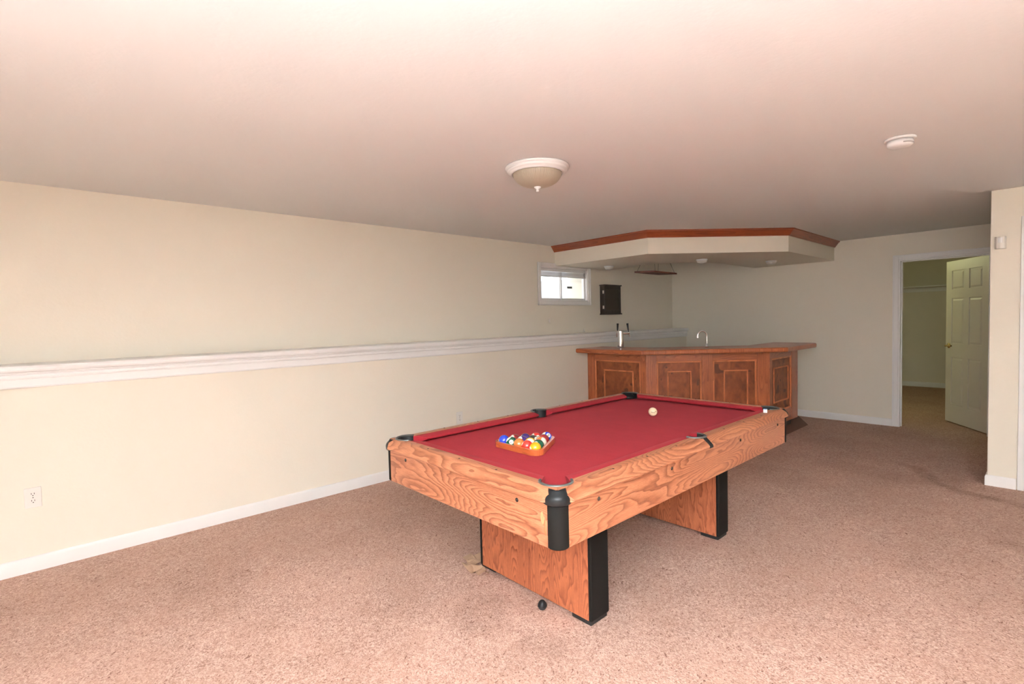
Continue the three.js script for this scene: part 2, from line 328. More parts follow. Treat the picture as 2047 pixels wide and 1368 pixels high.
{
  const t = thing('window_blind', 'white mini blind drawn up to the top of the small window', 'blind', [XU, 0, 0]);
  mesh('head_rail', bx(-.052, -.014, WY1 - .05, WY1 - .014, WZ0 + .016, WZ1 - .016, .004), M.white, t);
  const sl = []; for (let i = 0; i < 9; i++) sl.push(bx(-.05, -.012, WY1 - .058 - i * .0052, WY1 - .0555 - i * .0052, WZ0 + .02, WZ1 - .02));
  mesh('slat_stack', merge(sl), M.white, t);
  mesh('bottom_rail', bx(-.05, -.012, WY1 - .118, WY1 - .103, WZ0 + .02, WZ1 - .02, .004), M.white, t);
  mesh('cord', tube([[-.008, WY1 - .05, 2.28], [-.006, 1.85, 2.278], [-.006, 1.66, 2.28]], .0018, 12, 6), M.white, t);
  mesh('tassel', lathe([[0, -.018], [.007, -.016], [.006, 0], [.002, .016], [0, .016]], 12).translate(-.006, 1.648, 2.28), M.white, t);
}

// ---------------------------------------------------------------- doorway leaf
{
  const d = structGroup('door_1', [3.585, 0, -.105]);
  d.rotation.y = Math.atan2(.835, -.55);      // swung into the far room
  const W = .805, y0 = .012, y1 = 2.022, th = .035;
  const stileW = .115, mid = .1;
  mesh('core', bx(0, W, y0, y1, -.008, .008, .002), M.door, d);
  const rowsY = [[.24, .83], [1.0, 1.56], [1.67, 1.9]];
  const st = [bx(0, stileW, y0, y1, -th / 2, th / 2, .003), bx(W - stileW, W, y0, y1, -th / 2, th / 2, .003), bx(W / 2 - mid / 2, W / 2 + mid / 2, y0, y1, -th / 2 + .0005, th / 2 - .0005, .003)];
  for (const [a, b] of [[y0, rowsY[0][0]], [rowsY[0][1], rowsY[1][0]], [rowsY[1][1], rowsY[2][0]], [rowsY[2][1], y1]]) st.push(bx(.05, W - .05, a, b, -th / 2 + .0002, th / 2 - .0002, .003));
  mesh('frame', merge(st), M.door, d);
  for (const [a, b] of rowsY) for (const [u, v] of [[stileW, W / 2 - mid / 2], [W / 2 + mid / 2, W - stileW]]) {
    const sh = new THREE.Shape([[u + .03, a + .03], [v - .03, a + .03], [v - .03, b - .03], [u + .03, b - .03]].map((q) => new THREE.Vector2(...q)));
    const g = new THREE.ExtrudeGeometry(sh, { depth: .018, bevelEnabled: true, bevelSize: .018, bevelThickness: .0075, bevelSegments: 1 }); g.translate(0, 0, -.009);
    mesh('panel', uvBox(g), M.door, d);
  }
  const k = mesh('handle', lathe([[0, 0], [.032, 0], [.032, .006], [.012, .012], [.011, .045], [0, .045]], 24).rotateX(Math.PI / 2).translate(W - .07, .97, .0175), M.brass, d);
  mesh('lever', tube([[W - .07, .97, .055], [W - .1, .972, .06], [W - .15, .968, .058], [W - .185, .972, .054]], .009, 20, 10), M.brass, k);
  const k2 = mesh('handle', lathe([[0, 0], [.032, 0], [.032, .006], [.012, .012], [.011, .045], [0, .045]], 24).rotateX(-Math.PI / 2).translate(W - .07, .97, -.0175), M.brass, d);
  mesh('lever', tube([[W - .07, .97, -.055], [W - .1, .972, -.06], [W - .15, .968, -.058], [W - .185, .972, -.054]], .009, 20, 10), M.brass, k2);
}
{
  const t = thing('closet_shelf', 'pale shelf high on the far wall of the room beyond the door', 'shelf', [2.9, 1.78, -4.3]);
  mesh('board', bx(-1.7, 1.6, .062, .082, 0, .3, .003), M.trim, t);
  mesh('cleat', bx(-1.7, 1.6, -.02, .062, 0, .02, .003), M.trim, t);
  const t2 = thing('closet_lamp', 'small ceiling lamp burning in the room beyond the doorway', 'ceiling lamp', [2.15, HC, -1.05]);
  mesh('base', lathe([[0, 0], [.1, 0], [.1, -.02], [0, -.02]], 32), M.white, t2);
  mesh('bulb_globe', new THREE.SphereGeometry(.08, 24, 16).translate(0, -.085, 0), std({ color: lin(.9, .88, .7), emissive: lin(1, .98, .6), emissiveIntensity: .2, roughness: .4 }), t2);
  const pl = new THREE.PointLight(lin(.95, 1, .5), .26, 0, 2); pl.position.set(2.15, HC - .2, -1.05); pl.castShadow = true; pl.shadow.radius = 4; scene.add(pl);
}

// ---------------------------------------------------------------- pool table
const TX = 2.295, TZ = 5.209, CL = .77, RT = .805;      // centre, cloth height, rail top
const DZ = .493;                                         // end rails lie this much further out than side rails
const table = thing('pool_table', 'oak pool table with red cloth, black corner caps and two panel pedestals', 'pool table', [TX, 0, TZ]);
const corners = [[1, 1], [-1, 1], [1, -1], [-1, -1]];
{
  const PCX = .535, PCZ = .535 + DZ, PR = .062, SPX = .557, SPR = .055;
  const holes = [];
  for (const [sx, sz] of corners) holes.push(cyl(PR, PR, .6, .9, 40).translate(sx * PCX, 0, sz * PCZ));
  for (const sx of [1, -1]) holes.push(cyl(SPR, SPR, .6, .9, 40).translate(sx * SPX, 0, 0));
  // bed
  const bed = bx(-.565, .565, CL - .02, CL, -.565 - DZ, .565 + DZ); const bedCut = cutOut(bed, holes);
  mesh('bed_cloth', uvBox(bedCut, 'z'), M.felt, table);
  mesh('bed_slab', cutOut(bx(-.6, .6, .70, CL - .021, -.6 - DZ, .6 + DZ), holes), M.dark, table);
  // aprons
  const ap = (x0, x1, z0, z1, grain, ou, ov) => mesh('apron', bx(x0, x1, .585, .756, z0, z1, .003, grain, ou, ov), M.oak, table);
  ap(.604, .624, -1.07, 1.07, 'z', .15, .39); ap(-.624, -.604, -1.07, 1.07, 'z', .9, .1); ap(-.58, .58, 1.097, 1.117, 'x', 1.0, .2); ap(-.58, .58, -1.117, -1.097, 'x', .3, .3);
  // wooden rails
  const prof = [[.562, .7575], [.562, RT], [.6, RT], [.606, RT - .001], [.612, RT - .005], [.639, RT - .028], [.6455, RT - .035], [.648, RT - .04], [.6475, RT - .0445], [.644, RT - .0465], [.62, RT - .0475]];
  const railProf = (d) => prof.map(([o, y]) => [o - .562, y]);
  const chamfers = corners.map(([sx, sz]) => new THREE.BoxGeometry(.4, .4, .4).rotateY(Math.PI / 4).translate(sx * (.583 + .0212 + .1414), .8, sz * (1.075 + .0212 + .1414)));
  const rail = (g) => mesh('rail', cutOut(g, [...holes, ...chamfers]), M.oak, table);
  const B = .562, E = .562 + DZ;
  // path along the inner edge; offset outwards; mitred at the corners
  const gEnd = sweep([[-B, E], [B, E]], railProf(), -1, 1, 1); 
  const shiftUv = (g, du, dv) => { const u = g.attributes.uv; for (let i = 0; i < u.count; i++) u.setXY(i, u.getX(i) + du, u.getY(i) + dv); return g; };
  rail(shiftUv(gEnd, .3, .08));
  rail(shiftUv(sweep([[-B, -E], [B, -E]], railProf(), 1, 1, 1), 1.1, .3));
  for (const sx of [1, -1]) {
    rail(shiftUv(sweep([[sx * B, 0.0006], [sx * B, E]], railProf(), sx, 0, 1), .55, .22));
    rail(shiftUv(sweep([[sx * B, -E], [sx * B, -.0006]], railProf(), sx, 1, 0), 1.3, .36));
  }
  // cushions: [offset from inner rail edge towards the cloth, y]
  const cp = [[0, RT - .003], [.02, RT - .0025], [.05, RT - .006], [.062, RT - .009], [.066, RT - .013], [.064, RT - .018], [.03, CL + .002], [0, CL + .002]];
  const cushion = (path, side, c0, c1) => { const g = sweep(path, cp, side, c0, c1, .7); return mesh('cushion', g, M.felt, table); };
  const q = .075;                       // corner gap along the back edge
  cushion([[-B + q, E], [B - q, E]], 1, -.75, -.75); cushion([[-B + q, -E], [B - q, -E]], -1, -.75, -.75);
  for (const sx of [1, -1]) {
    cushion([[sx * B, .052], [sx * B, E - q]], -sx, -.2, -.75);
    cushion([[sx * B, -E + q], [sx * B, -.052]], -sx, -.75, -.2);
  }
  // pockets: black liner, dark metal rim
  const pocket = (x, z, r, ang, open) => {       // ang: direction pointing away from the table centre
    const a0 = open / 2, a1 = Math.PI * 2 - open;
    const wall = [[r - .004, RT + .001], [r - .004, CL - .02], [r - .012, CL - .09], [.001, CL - .1], [.001, CL - .103], [r - .008, CL - .093], [r, CL - .02], [r, RT + .001], [r - .004, RT + .001]];
    const g = new THREE.LatheGeometry(wall.map((p) => new THREE.Vector2(...p)), 40, 0, a1);
    const turn = new THREE.Matrix4().makeRotationY(-ang + Math.PI / 2 + Math.PI + a0);
    g.applyMatrix4(turn); g.translate(x, 0, z);
    const pk = mesh('pocket', g, M.rubber, table);
    const rim = new THREE.LatheGeometry([[r - .006, RT + .001], [r - .004, RT + .005], [r + .001, RT + .006], [r + .005, RT + .004], [r + .006, RT], [r + .004, RT - .004], [r - .004, RT - .004], [r - .006, RT + .001]].map((p) => new THREE.Vector2(...p)), 40, 0, a1);
    rim.applyMatrix4(turn); rim.translate(x, 0, z);
    mesh('rim', rim, M.iron, pk);
    return pk;
  };
  for (const [sx, sz] of corners) {
    pocket(sx * PCX, sz * PCZ, PR, Math.atan2(sz, sx), 2.6);
    // corner post under the apron level and its bell-shaped cap
    const cx = sx * .5805, cz = sz * 1.0725;
    const post = mesh('corner_post', lathe([[0, .583], [.041, .583], [.0455, .588], [.0455, .756], [0, .756]], 40).translate(cx, 0, cz), M.black, table);
    mesh('cap', lathe([[0, .749], [.0515, .749], [.0535, .753], [.0545, .761], [.0545, .77], [.052, .778], [.046, .786], [.039, .793], [.0345, .799], [.032, .803], [0, .804]], 48).translate(sx * .583, 0, sz * 1.075), M.blackCap, post);
  }
  for (const sx of [1, -1]) {
    const pk = pocket(sx * SPX, 0, SPR, sx > 0 ? 0 : Math.PI, 2.7);
    // strap over the rail
    const sp = [[.605, RT + .004], [.614, RT], [.641, RT - .024], [.65, RT - .033], [.6525, RT - .04], [.652, RT - .047], [.646, RT - .049], [.642, RT - .04], [.635, RT - .031], [.608, RT - .008], [.598, RT - .003]];
    const g = sweep([[0, -.014], [0, .014]], sp.map(([o, y]) => [o, y]), sx, 0, 0);
    mesh('strap', g, M.rubber, pk);
  }
  // sights
  const sight = cyl(.0048, .0048, RT - .002, RT + .0012, 14);
  for (const sx of [1, -1]) for (const k of [-3, -2, -1, 1, 2, 3]) mesh('sight', sight.clone().translate(sx * .5975, 0, k * .25), M.dark, table);
  for (const sz of [1, -1]) for (const k of [-1, 0, 1]) mesh('sight', sight.clone().translate(k * .2545, 0, sz * 1.086), M.dark, table);
  // bolts
  const bolt = lathe([[0, 0], [.0085, 0], [.0085, .001], [.006, .003], [0, .0032]], 16);
  for (const sx of [1, -1]) for (const z of [.882, .339, -.395, -.938]) mesh('bolt', bolt.clone().rotateZ(-sx * Math.PI / 2).translate(sx * .624, .7215, z), M.bolt, table);
  for (const sz of [1, -1]) for (const x of [-.417, .41]) mesh('bolt', bolt.clone().rotateX(sz * Math.PI / 2).translate(x, .725, sz * 1.117), M.bolt, table);
  // split veneer beside the near corner post
  const chipPts = [[.540, .712], [.547, .716], [.551, .703], [.557, .695], [.562, .686], [.5655, .68], [.5655, .632], [.561, .63], [.555, .642], [.552, .655], [.556, .664], [.549, .668], [.541, .675], [.537, .69]];
  const chip = new THREE.ExtrudeGeometry(new THREE.Shape(chipPts.map((p) => new THREE.Vector2(...p))), { depth: .0014, bevelEnabled: false }); chip.translate(0, 0, 1.1168);
  const ch = mesh('veneer_split', uvBox(chip, 'y'), std({ map: T.oak, color: lin(1.5, 1.75, 1.7), roughness: .8 }), table); ch.userData.label = 'pale bare wood where the veneer has split';
  // pedestals
  for (const [z0, z1, off] of [[5.722, 5.858, .1], [4.452, 4.585, .37]]) {
    const x0 = 1.872 - TX, x1 = 2.684 - TX, a = z0 - TZ, b = z1 - TZ;
    const ped = mesh('pedestal', bx(x0 + .02, x1 - .02, .022, .70, a + .004, b - .002, .002, 'y', off, off * 2), M.oakV, table);
    for (const s of [0, 1]) mesh('edge_strip', bx(s ? x1 - .021 : x0, s ? x1 : x0 + .021, .02, .70, a, b + .001, .012), M.black, ped);
    for (const s of [0, 1]) mesh('foot', bx(s ? x1 - .125 : x0 + .006, s ? x1 - .008 : x0 + .125, !s && z0 > 5 ? .011 : 0, .023, a + .008, b - .004, .005), M.rubber, ped);
  }
}
// crumpled cardboard wedged under the near pedestal's left foot
{
  const t = thing('cardboard_shim', 'crumpled brown cardboard wedged under the near pedestal of the pool table', 'cardboard', [1.93, 0, 5.80]);
  const sheet = (w, d, y, rot, ox, oz, s) => {
    const g = new THREE.PlaneGeometry(w, d, 14, 10); g.rotateX(-Math.PI / 2);
    const p = g.attributes.position;
    for (let i = 0; i < p.count; i++) {
      const x = p.getX(i), z = p.getZ(i);
      p.setXYZ(i, x + (pn(x * 30 + 50, z * 30 + 50, 512, 512, s) - .5) * .03, y + .003 + (pn(x * 26 + 9, z * 26 + 9, 512, 512, s + 1)) * .036 * smooth(.0, .06, Math.abs(x) + Math.abs(z) * .7), z + (pn(x * 30 + 80, z * 30 + 20, 512, 512, s + 2) - .5) * .03);
    }
    const top = g.toNonIndexed(), low = top.clone().translate(0, -.0025, 0);
    const m = mergeGeometries([top, low]); m.rotateY(rot); m.translate(ox, 0, oz); m.computeVertexNormals();
    return m;
  };
  mesh('lower_sheet', sheet(.17, .075, .0, -.12, -.04, .11, 301), M.cardboard, t);
  mesh('upper_sheet', sheet(.1, .17, .0, -.15, -.13, .01, 311), M.cardboard, t);
}
{
  const t = thing('rubber_plug', 'dark grey dome-topped plastic plug lying on the carpet by the near pedestal', 'plug', [2.413, 0, 5.905]);
  mesh('base', lathe([[0, 0], [.016, 0], [.019, .004], [.0205, .012], [0, .012]], 32), M.rubber, t);
  mesh('dome', lathe([[0, .011], [.0225, .011], [.0235, .014], [.022, .021], [.018, .03], [.012, .0385], [.007, .042], [0, .0435]], 40), M.blackCap, t);
}

// ---------------------------------------------------------------- balls, rack, chalk
const R = .028575;
const sphere = new THREE.SphereGeometry(R, 40, 28);
function ballTex(color, stripe, num) {
  const c = document.createElement('canvas'); c.width = 512; c.height = 256; const g = c.getContext('2d');
  const cream = '#f6edd6';
  g.fillStyle = stripe ? cream : color; g.fillRect(0, 0, 512, 256);
  if (stripe) { g.fillStyle = color; g.fillRect(0, 70, 512, 116); }
  for (const x of [128, 384]) {
    g.fillStyle = cream; g.beginPath(); g.arc(x, 128, 34, 0, 7); g.fill();
    g.fillStyle = '#1a1614'; g.font = 'bold 40px sans-serif'; g.textAlign = 'center'; g.textBaseline = 'middle'; g.fillText(String(num), x, 130);
  }
  const t = new THREE.CanvasTexture(c); t.colorSpace = THREE.SRGBColorSpace; return t;
}
function ballMat(map) { return phy({ map, roughness: .16, clearcoat: .8, clearcoatRoughness: .06 }); }
const BC = { y: '#f2b01e', b: '#1c3fc4', r: '#d8362c', p: '#3c2268', o: '#ec7a3a', g: '#0f5a3c', m: '#8f1d20', k: '#15120f' };
// rows from the near side of the rack to its tip: [number, colour, stripe, yaw of the number, pitch, roll]
const face = Math.atan2(4.126 - 2.29, 7.635 - 5.85);      // direction of the viewer as seen from the rack
const rackRows = [
  [[2, 'b', 0, -1.4, .1, .4], [14, 'g', 1, 0, -.27, .75], [5, 'o', 0, 1.4, .15, .3], [3, 'r', 0, 1.6, .5, .2], [1, 'y', 0, -1.15, .05, .5]],
  [[15, 'm', 1, -.5, 1.15, .5], [12, 'p', 1, -.2, 1.0, .7], [9, 'y', 1, .1, 1.25, .1], [6, 'g', 0, -.55, -.5, .4]],
  [[4, 'p', 0, 1.9, .4, .2], [8, 'k', 0, .75, -.45, .3], [13, 'o', 1, .3, 1.1, -.6]],
  [[11, 'r', 1, .45, -.35, 1.3], [7, 'm', 0, 2.0, .3, .1]],
  [[10, 'b', 1, .5, -.6, .8]],
];
const cname = { y: 'yellow', b: 'blue', r: 'red', p: 'purple', o: 'orange', g: 'green', m: 'maroon', k: 'black' };
const place = ['front row', 'second row', 'middle row', 'fourth row', 'tip'];
const RX = 2.287, RZ = 5.916, PD = R * 2.004;
rackRows.forEach((row, j) => row.forEach(([num, c, stripe, yaw, pitch, roll], i) => {
  const b = mesh('billiard_ball', sphere, ballMat(ballTex(BC[c], stripe, num)));
  b.position.set(RX + (i - (row.length - 1) / 2) * PD, CL + R + .0005, RZ - j * PD * .866);
  b.rotation.order = 'YXZ'; b.rotation.set(pitch, face + yaw, roll);
  tag(b, (stripe ? 'white and ' + cname[c] + ' striped' : 'solid ' + cname[c]) + ' billiard ball numbered ' + num + ' in the ' + place[j] + ' of the rack', 'ball', 'racked billiard balls');
}));
{
  const c = document.createElement('canvas'); c.width = 512; c.height = 256; const g = c.getContext('2d');
  g.fillStyle = '#f0d9b4'; g.fillRect(0, 0, 512, 256);
  g.strokeStyle = 'rgba(92,74,44,.75)'; g.lineWidth = 4;
  for (let k = 0; k < 2; k++) for (let i = 0; i < 9; i++) { const x = 70 + k * 256 + i * 14, y = 96 + ((i * 37) % 17); g.beginPath(); g.moveTo(x, y); g.quadraticCurveTo(x + 14, y - 26, x + 6, y + 14); g.stroke(); }
  const t = new THREE.CanvasTexture(c); t.colorSpace = THREE.SRGBColorSpace;
  const b = mesh('cue_ball', sphere, ballMat(t)); b.position.set(2.315, CL + R + .0005, 4.734); b.rotation.order = 'YXZ'; b.rotation.set(.3, face, .15);
  tag(b, 'cream cue ball with faint scribbled marks, alone on the red cloth', 'ball');
}
{
  const ring = (rad) => { const pts = [], V = [[RX - 2 * PD, RZ], [RX + 2 * PD, RZ], [RX, RZ - 4 * PD * .866]]; const a0 = [Math.PI / 2 + 0, 0, 0];
    const dirs = [[150 - 60 + 0, 210], [-30, 90], [210, 330]];
    // corner arcs, angles measured in plan from +x towards +z
    const arcs = [[V[1], -30, 90], [V[0], 90, 210], [V[2], 210, 330]];
    for (const [p, s, e] of arcs) for (let k = 0; k <= 10; k++) { const t = (s + (e - s) * k / 10) * Math.PI / 180; pts.push([p[0] + Math.cos(t) * rad, p[1] + Math.sin(t) * rad]); }
    return pts; };
  const t = thing('ball_rack', 'orange-brown wooden triangle rack around the billiard balls', 'ball rack', [0, 0, 0]);
  mesh('frame', prism(ring(R + .0155), CL + .001, CL + .029, 0, ring(R + .002)), phy({ map: T.oakRed, color: lin(1.15, 1.0, .85), roughness: .3, clearcoat: .6, clearcoatRoughness: .15 }), t);
}
{
  const t = thing('chalk_cube', 'small cube of blue cue chalk in a white wrapper on the far right rail', 'chalk', [2.874, RT, 4.345]);
  t.rotation.y = .3;
  mesh('wrapper', bx(-.011, .011, 0, .02, -.011, .011, .001), M.white, t);
  mesh('chalk_top', lathe([[0, .0225], [.0095, .0225], [.0095, .0195], [0, .0195]], 20), std({ color: lin(.12, .3, .62), roughness: .95 }), t);
}

// ---------------------------------------------------------------- bar
const BH = .995, BAR = [[0.002, 2.535], [.855, 2.535], [1.85, 1.532], [1.85, .629]];
{
  const t = thing('bar_cabinet', 'angled oak bar front with framed burl panels beneath the counter', 'bar', [0, 0, 0]);
  const inset = (d) => { const k = .4142 * d; return [[.002, 2.535 - d], [.855 - k, 2.535 - d], [1.85 - d, 1.532 - k], [1.85 - d, .64]]; };
  // body: a solid core a little behind the frames, toe kick below
  const A = inset(.03), B2 = inset(.32), K = inset(.07);
  mesh('body', prism([...A, ...B2.slice().reverse()], .095, BH), M.burl, t);
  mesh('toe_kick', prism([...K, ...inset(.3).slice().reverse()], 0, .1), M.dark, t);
  mesh('end_panel', uvBox(bx(1.53, 1.85, .095, BH, .629, .645, .002, 'y')), M.oakRed, t);
  // one face: panels between stiles along a straight front
  function faceOf(p, q, stiles, panels, seedU) {
    const dx = q[0] - p[0], dz = q[1] - p[1], L = Math.hypot(dx, dz), ang = Math.atan2(-dz, dx);
    const put = (g, name, m, parent) => { g.rotateY(ang); g.translate(p[0], 0, p[1]); return mesh(name, g, m, parent ?? t); };
    for (const [a, b] of stiles) put(bx(a, b, .1, BH - .001, -.022, .006, .004, 'y', seedU + a, seedU * .7 + b), 'stile', M.oakRed);
    for (let i = 0; i < stiles.length - 1; i++) {
      const a = stiles[i][1], b = stiles[i + 1][0];
      put(bx(a, b, .905, BH - .001, -.022, .003, .003, 'x', seedU + i * .4, .13 * i), 'top_rail', M.oakRed);
      put(bx(a, b, .1, .25, -.022, .003, .003, 'x', seedU + i * .3, .2 * i), 'bottom_rail', M.oakRed);
      const pn_ = put(bx(a, b, .25, .905, -.03, -.014, 0, 'x', seedU * 1.3 + i * .37, i * .41), 'panel', M.burl);
      // ovolo moulding round the panel and raised bead rectangle
      const mo = []; const w = .022, z0 = -.016, z1 = .001;
      mo.push(bx(a, a + w, .25, .905, z0, z1, .006, 'y', seedU), bx(b - w, b, .25, .905, z0, z1, .006, 'y', seedU), bx(a, b, .905 - w, .905, z0, z1, .006, 'x', seedU), bx(a, b, .25, .25 + w, z0, z1, .006, 'x', seedU));
      put(merge(mo), 'moulding', M.bead, pn_);
      const [c, d, e, f] = panels[i], bw = .017, bd = [];
      bd.push(bx(c, c + bw, e, f, -.016, -.004, .005, 'y'), bx(d - bw, d, e, f, -.016, -.004, .005, 'y'), bx(c, d, f - bw, f, -.016, -.004, .005, 'x'), bx(c, d, e, e + bw, -.016, -.004, .005, 'x'));
      put(merge(bd), 'bead', M.bead, pn_);
    }
  }
  faceOf(BAR[0], BAR[1], [[0, .11], [.785, .862]], [[.245, .68, .365, .785]], .2);
  faceOf(BAR[1], BAR[2], [[-.006, .125], [.645, .768], [1.272, 1.418]], [[.25, .53, .365, .788], [.895, 1.175, .365, .788]], .6);
  faceOf(BAR[2], BAR[3], [[-.006, .06], [.70, .903]], [[.155, .625, .365, .79]], 1.1);
}
{
  const o = .235, k = .4142 * o, e = .3, kk = .4142 * e;
  const out = [[.004, 2.535 + o], [.855 + k, 2.535 + o], [1.85 + o, 1.532 + k], [1.85 + o, .60]];
  const inn = [[1.85 - e, .60], [1.85 - e, 1.532 - kk], [.855 - kk, 2.535 - e], [.004, 2.535 - e]];
  const r = (a, b, c, rad) => { const pts = []; const va = [a[0] - b[0], a[1] - b[1]], vc = [c[0] - b[0], c[1] - b[1]], la = Math.hypot(...va), lc = Math.hypot(...vc); const p0 = [b[0] + va[0] / la * rad, b[1] + va[1] / la * rad], p2 = [b[0] + vc[0] / lc * rad, b[1] + vc[1] / lc * rad]; for (let i = 0; i <= 8; i++) { const s = i / 8; pts.push([(1 - s) ** 2 * p0[0] + 2 * s * (1 - s) * b[0] + s * s * p2[0], (1 - s) ** 2 * p0[1] + 2 * s * (1 - s) * b[1] + s * s * p2[1]]); } return pts; };
  const poly = [out[0], out[1], out[2], ...r(out[2], out[3], inn[0], .1), ...r(out[3], inn[0], inn[1], .06), inn[1], inn[2], inn[3]];
  const t = thing('bar_countertop', 'glossy reddish oak bar counter with rounded edge, bent in two places', 'counter', [0, 0, 0]);
  const g = prism(poly, BH + .001, BH + .056, .016);
  mesh('top', g, phy({ map: T.oakRed, roughness: .34, clearcoat: .4, clearcoatRoughness: .15 }), t);
}
tag(mesh('bar_floor_slab', prism([[.02, .02], [1.66, .02], [1.957, .574], [1.957, 1.57], [.9, 2.64], [.02, 2.64]], .001, .006), M.mat), 'thin dark brown slab on the floor showing past the right end of the bar', 'floor covering');  // thin, evenly dark brown slab laid over the carpet around the bar

// twin beer tap tower
{
  const t = thing('beer_tap_tower', 'chrome twin beer tap tower with black handles standing on the bar counter', 'beer tap', [.43, BH + .056, 2.42]);
  mesh('flange', lathe([[0, 0], [.05, 0], [.05, .006], [.042, .012], [0, .012]], 40), M.chrome, t);
  mesh('column', lathe([[0, .01], [.036, .01], [.038, .02], [.038, .195], [.039, .197], [.039, .208], [.036, .213], [0, .214]], 48), M.chrome, t);
  for (const s of [-1, 1]) {
    const a = s > 0 ? -.83 : -2.55;
    const f = mesh('faucet', merge([new THREE.CylinderGeometry(.011, .011, .07, 16).rotateZ(Math.PI / 2).translate(.065, .18, 0), new THREE.SphereGeometry(.017, 16, 12).translate(.102, .182, 0), new THREE.CylinderGeometry(.01, .007, .05, 14).rotateZ(.35).translate(.112, .155, 0)]).rotateY(-a), M.chrome, t);
    mesh('tap_handle', merge([new THREE.CylinderGeometry(.005, .006, .03, 12).rotateZ(.12).translate(.1, .205, 0), new THREE.CylinderGeometry(.0135, .008, .085, 16).rotateZ(.12).translate(.093, .258, 0)]).rotateY(-a), M.rubber, f);
  }
}
// gooseneck faucet
{
  const t = thing('gooseneck_faucet', 'slim chrome gooseneck faucet rising behind the bar counter edge', 'faucet', [1.3, BH + .056, 1.93]);
  mesh('base', lathe([[0, 0], [.02, 0], [.02, .012], [.013, .018], [.013, .045], [0, .045]], 28), M.chrome, t);
  const u = [-.62, -.62], pts = [[0, .03, 0], [0, .09, 0], [0, .13, 0]];
  for (let i = 1; i <= 8; i++) { const s = Math.PI * i / 8; pts.push([-.05 * (1 - Math.cos(s)) * .75, .13 + .062 * Math.sin(s), -.05 * (1 - Math.cos(s)) * -.75]); }
  mesh('spout', tube(pts, .0085, 60, 14), M.chrome, t);
  const e = pts[pts.length - 1];
  mesh('nozzle', cyl(.0115, .0115, -.02, .006, 18).translate(e[0], e[1], e[2]), M.chrome, t);
}
// board hung on wires over the bar
{
  const P = [[.394, 2.045], [.591, 1.881], [.562, 1.282], [.366, 1.427]], y = 1.995;
  const t = thing('hanging_shelf', 'thin dark wood board hung on wires over the bar', 'shelf', [0, 0, 0]);
  mesh('board', prism(P, y, y + .02, .003), phy({ map: T.burl, color: lin(.5, .42, .42), roughness: .5 }), t);
  for (const [a, b] of [[P[0], [.45, 1.8]], [P[1], [.5, 1.75]], [P[2], [.5, 1.5]], [P[3], [.45, 1.55]]]) { const q = [mix(a[0], .48, .12), mix(a[1], 1.66, .12)]; mesh('wire', tube([[q[0], y + .018, q[1]], [mix(q[0], b[0], .5), 2.17, mix(q[1], b[1], .5)], [b[0], HC, b[1]]], .0022, 8, 6), M.dark, t); }
}
// dark wall cabinet
{
  const d = .085, x = XU, y0 = 1.475, y1 = 1.885, z0 = 1.56, z1 = 1.935;
  const t = thing('wall_cabinet', 'small dark brown cabinet with pale hinges on the left wall', 'wall cabinet', [x, y0, (z0 + z1) / 2]);
  const w = (z1 - z0) / 2, h = y1 - y0;
  mesh('body', bx(.0005, d - .018, .012, h - .012, -w, w, .002), M.espresso, t);
  const dr = mesh('door', merge([bx(d - .018, d, .012, h - .012, w - .04, w, .003), bx(d - .018, d, .012, h - .012, -w, -w + .04, .003), bx(d - .018, d, .012, .06, -w, w, .003), bx(d - .018, d, h - .06, h - .012, -w, w, .003)]), M.espresso, t);
  mesh('door_panel', bx(d - .016, d - .005, .05, h - .05, -w + .03, w - .03), M.espressoPanel, dr);
  mesh('cornice', bx(.0005, d + .012, h - .012, h + .004, -w - .012, w + .012, .003), M.espresso, t);
  mesh('sill', bx(.0005, d + .012, -.004, .012, -w - .012, w + .012, .003), M.espresso, t);
  for (const y of [.1, .31]) mesh('hinge', bx(d - .038, d - .012, y - .022, y + .022, w, w + .003, .001), std({ color: lin(.85, .82, .75), roughness: .3, metalness: .2 }), t);
}
// hooks
for (const [y, z, label] of [[1.40, 2.975, 'tiny white adhesive hook on the left wall under the window'], [1.262, 2.30, 'tiny white adhesive hook just above the ledge, nearer the bar']]) {
  const t = thing('wall_hook', label, 'hook', [XU, y, z], 'adhesive wall hooks');
  mesh('plate', bx(.0003, .005, -.02, .03, -.009, .009, .002), M.plastic, t);
  mesh('prong', tube([[.004, .012, 0], [.008, -.012, 0], [.016, -.02, 0], [.02, -.008, 0]], .003, 14, 8), M.plastic, t);
}
// outlets
for (const [y, z, label] of [[.441, 7.744, 'white duplex wall outlet on the near left wall'], [.45, 4.60, 'white duplex wall outlet half hidden behind the pool table']]) {
  const t = thing('wall_outlet', label, 'outlet', [0, y, z], 'wall outlets');
  mesh('plate', bx(.0003, .006, -.06, .06, -.038, .038, .004), M.plastic, t);
  for (const s of [1, -1]) {
    const r = mesh('receptacle', new THREE.CylinderGeometry(.0175, .0175, .003, 28).rotateZ(Math.PI / 2).scale(1, .82, 1).translate(.0062, s * .0205, 0), M.plastic, t);
    mesh('slots', merge([bx(.0074, .008, s * .0205 - .001, s * .0205 + .0085, .005, .0078), bx(.0074, .008, s * .0205 - .001, s * .0205 + .0085, -.0078, -.005), new THREE.CylinderGeometry(.003, .003, .0008, 12).rotateZ(Math.PI / 2).translate(.0077, s * .0205 - .0075, 0)]), M.slot, r);
  }
  mesh('screw', new THREE.CylinderGeometry(.003, .003, .001, 12).rotateZ(Math.PI / 2).translate(.0064, 0, 0), M.slot, t);
}
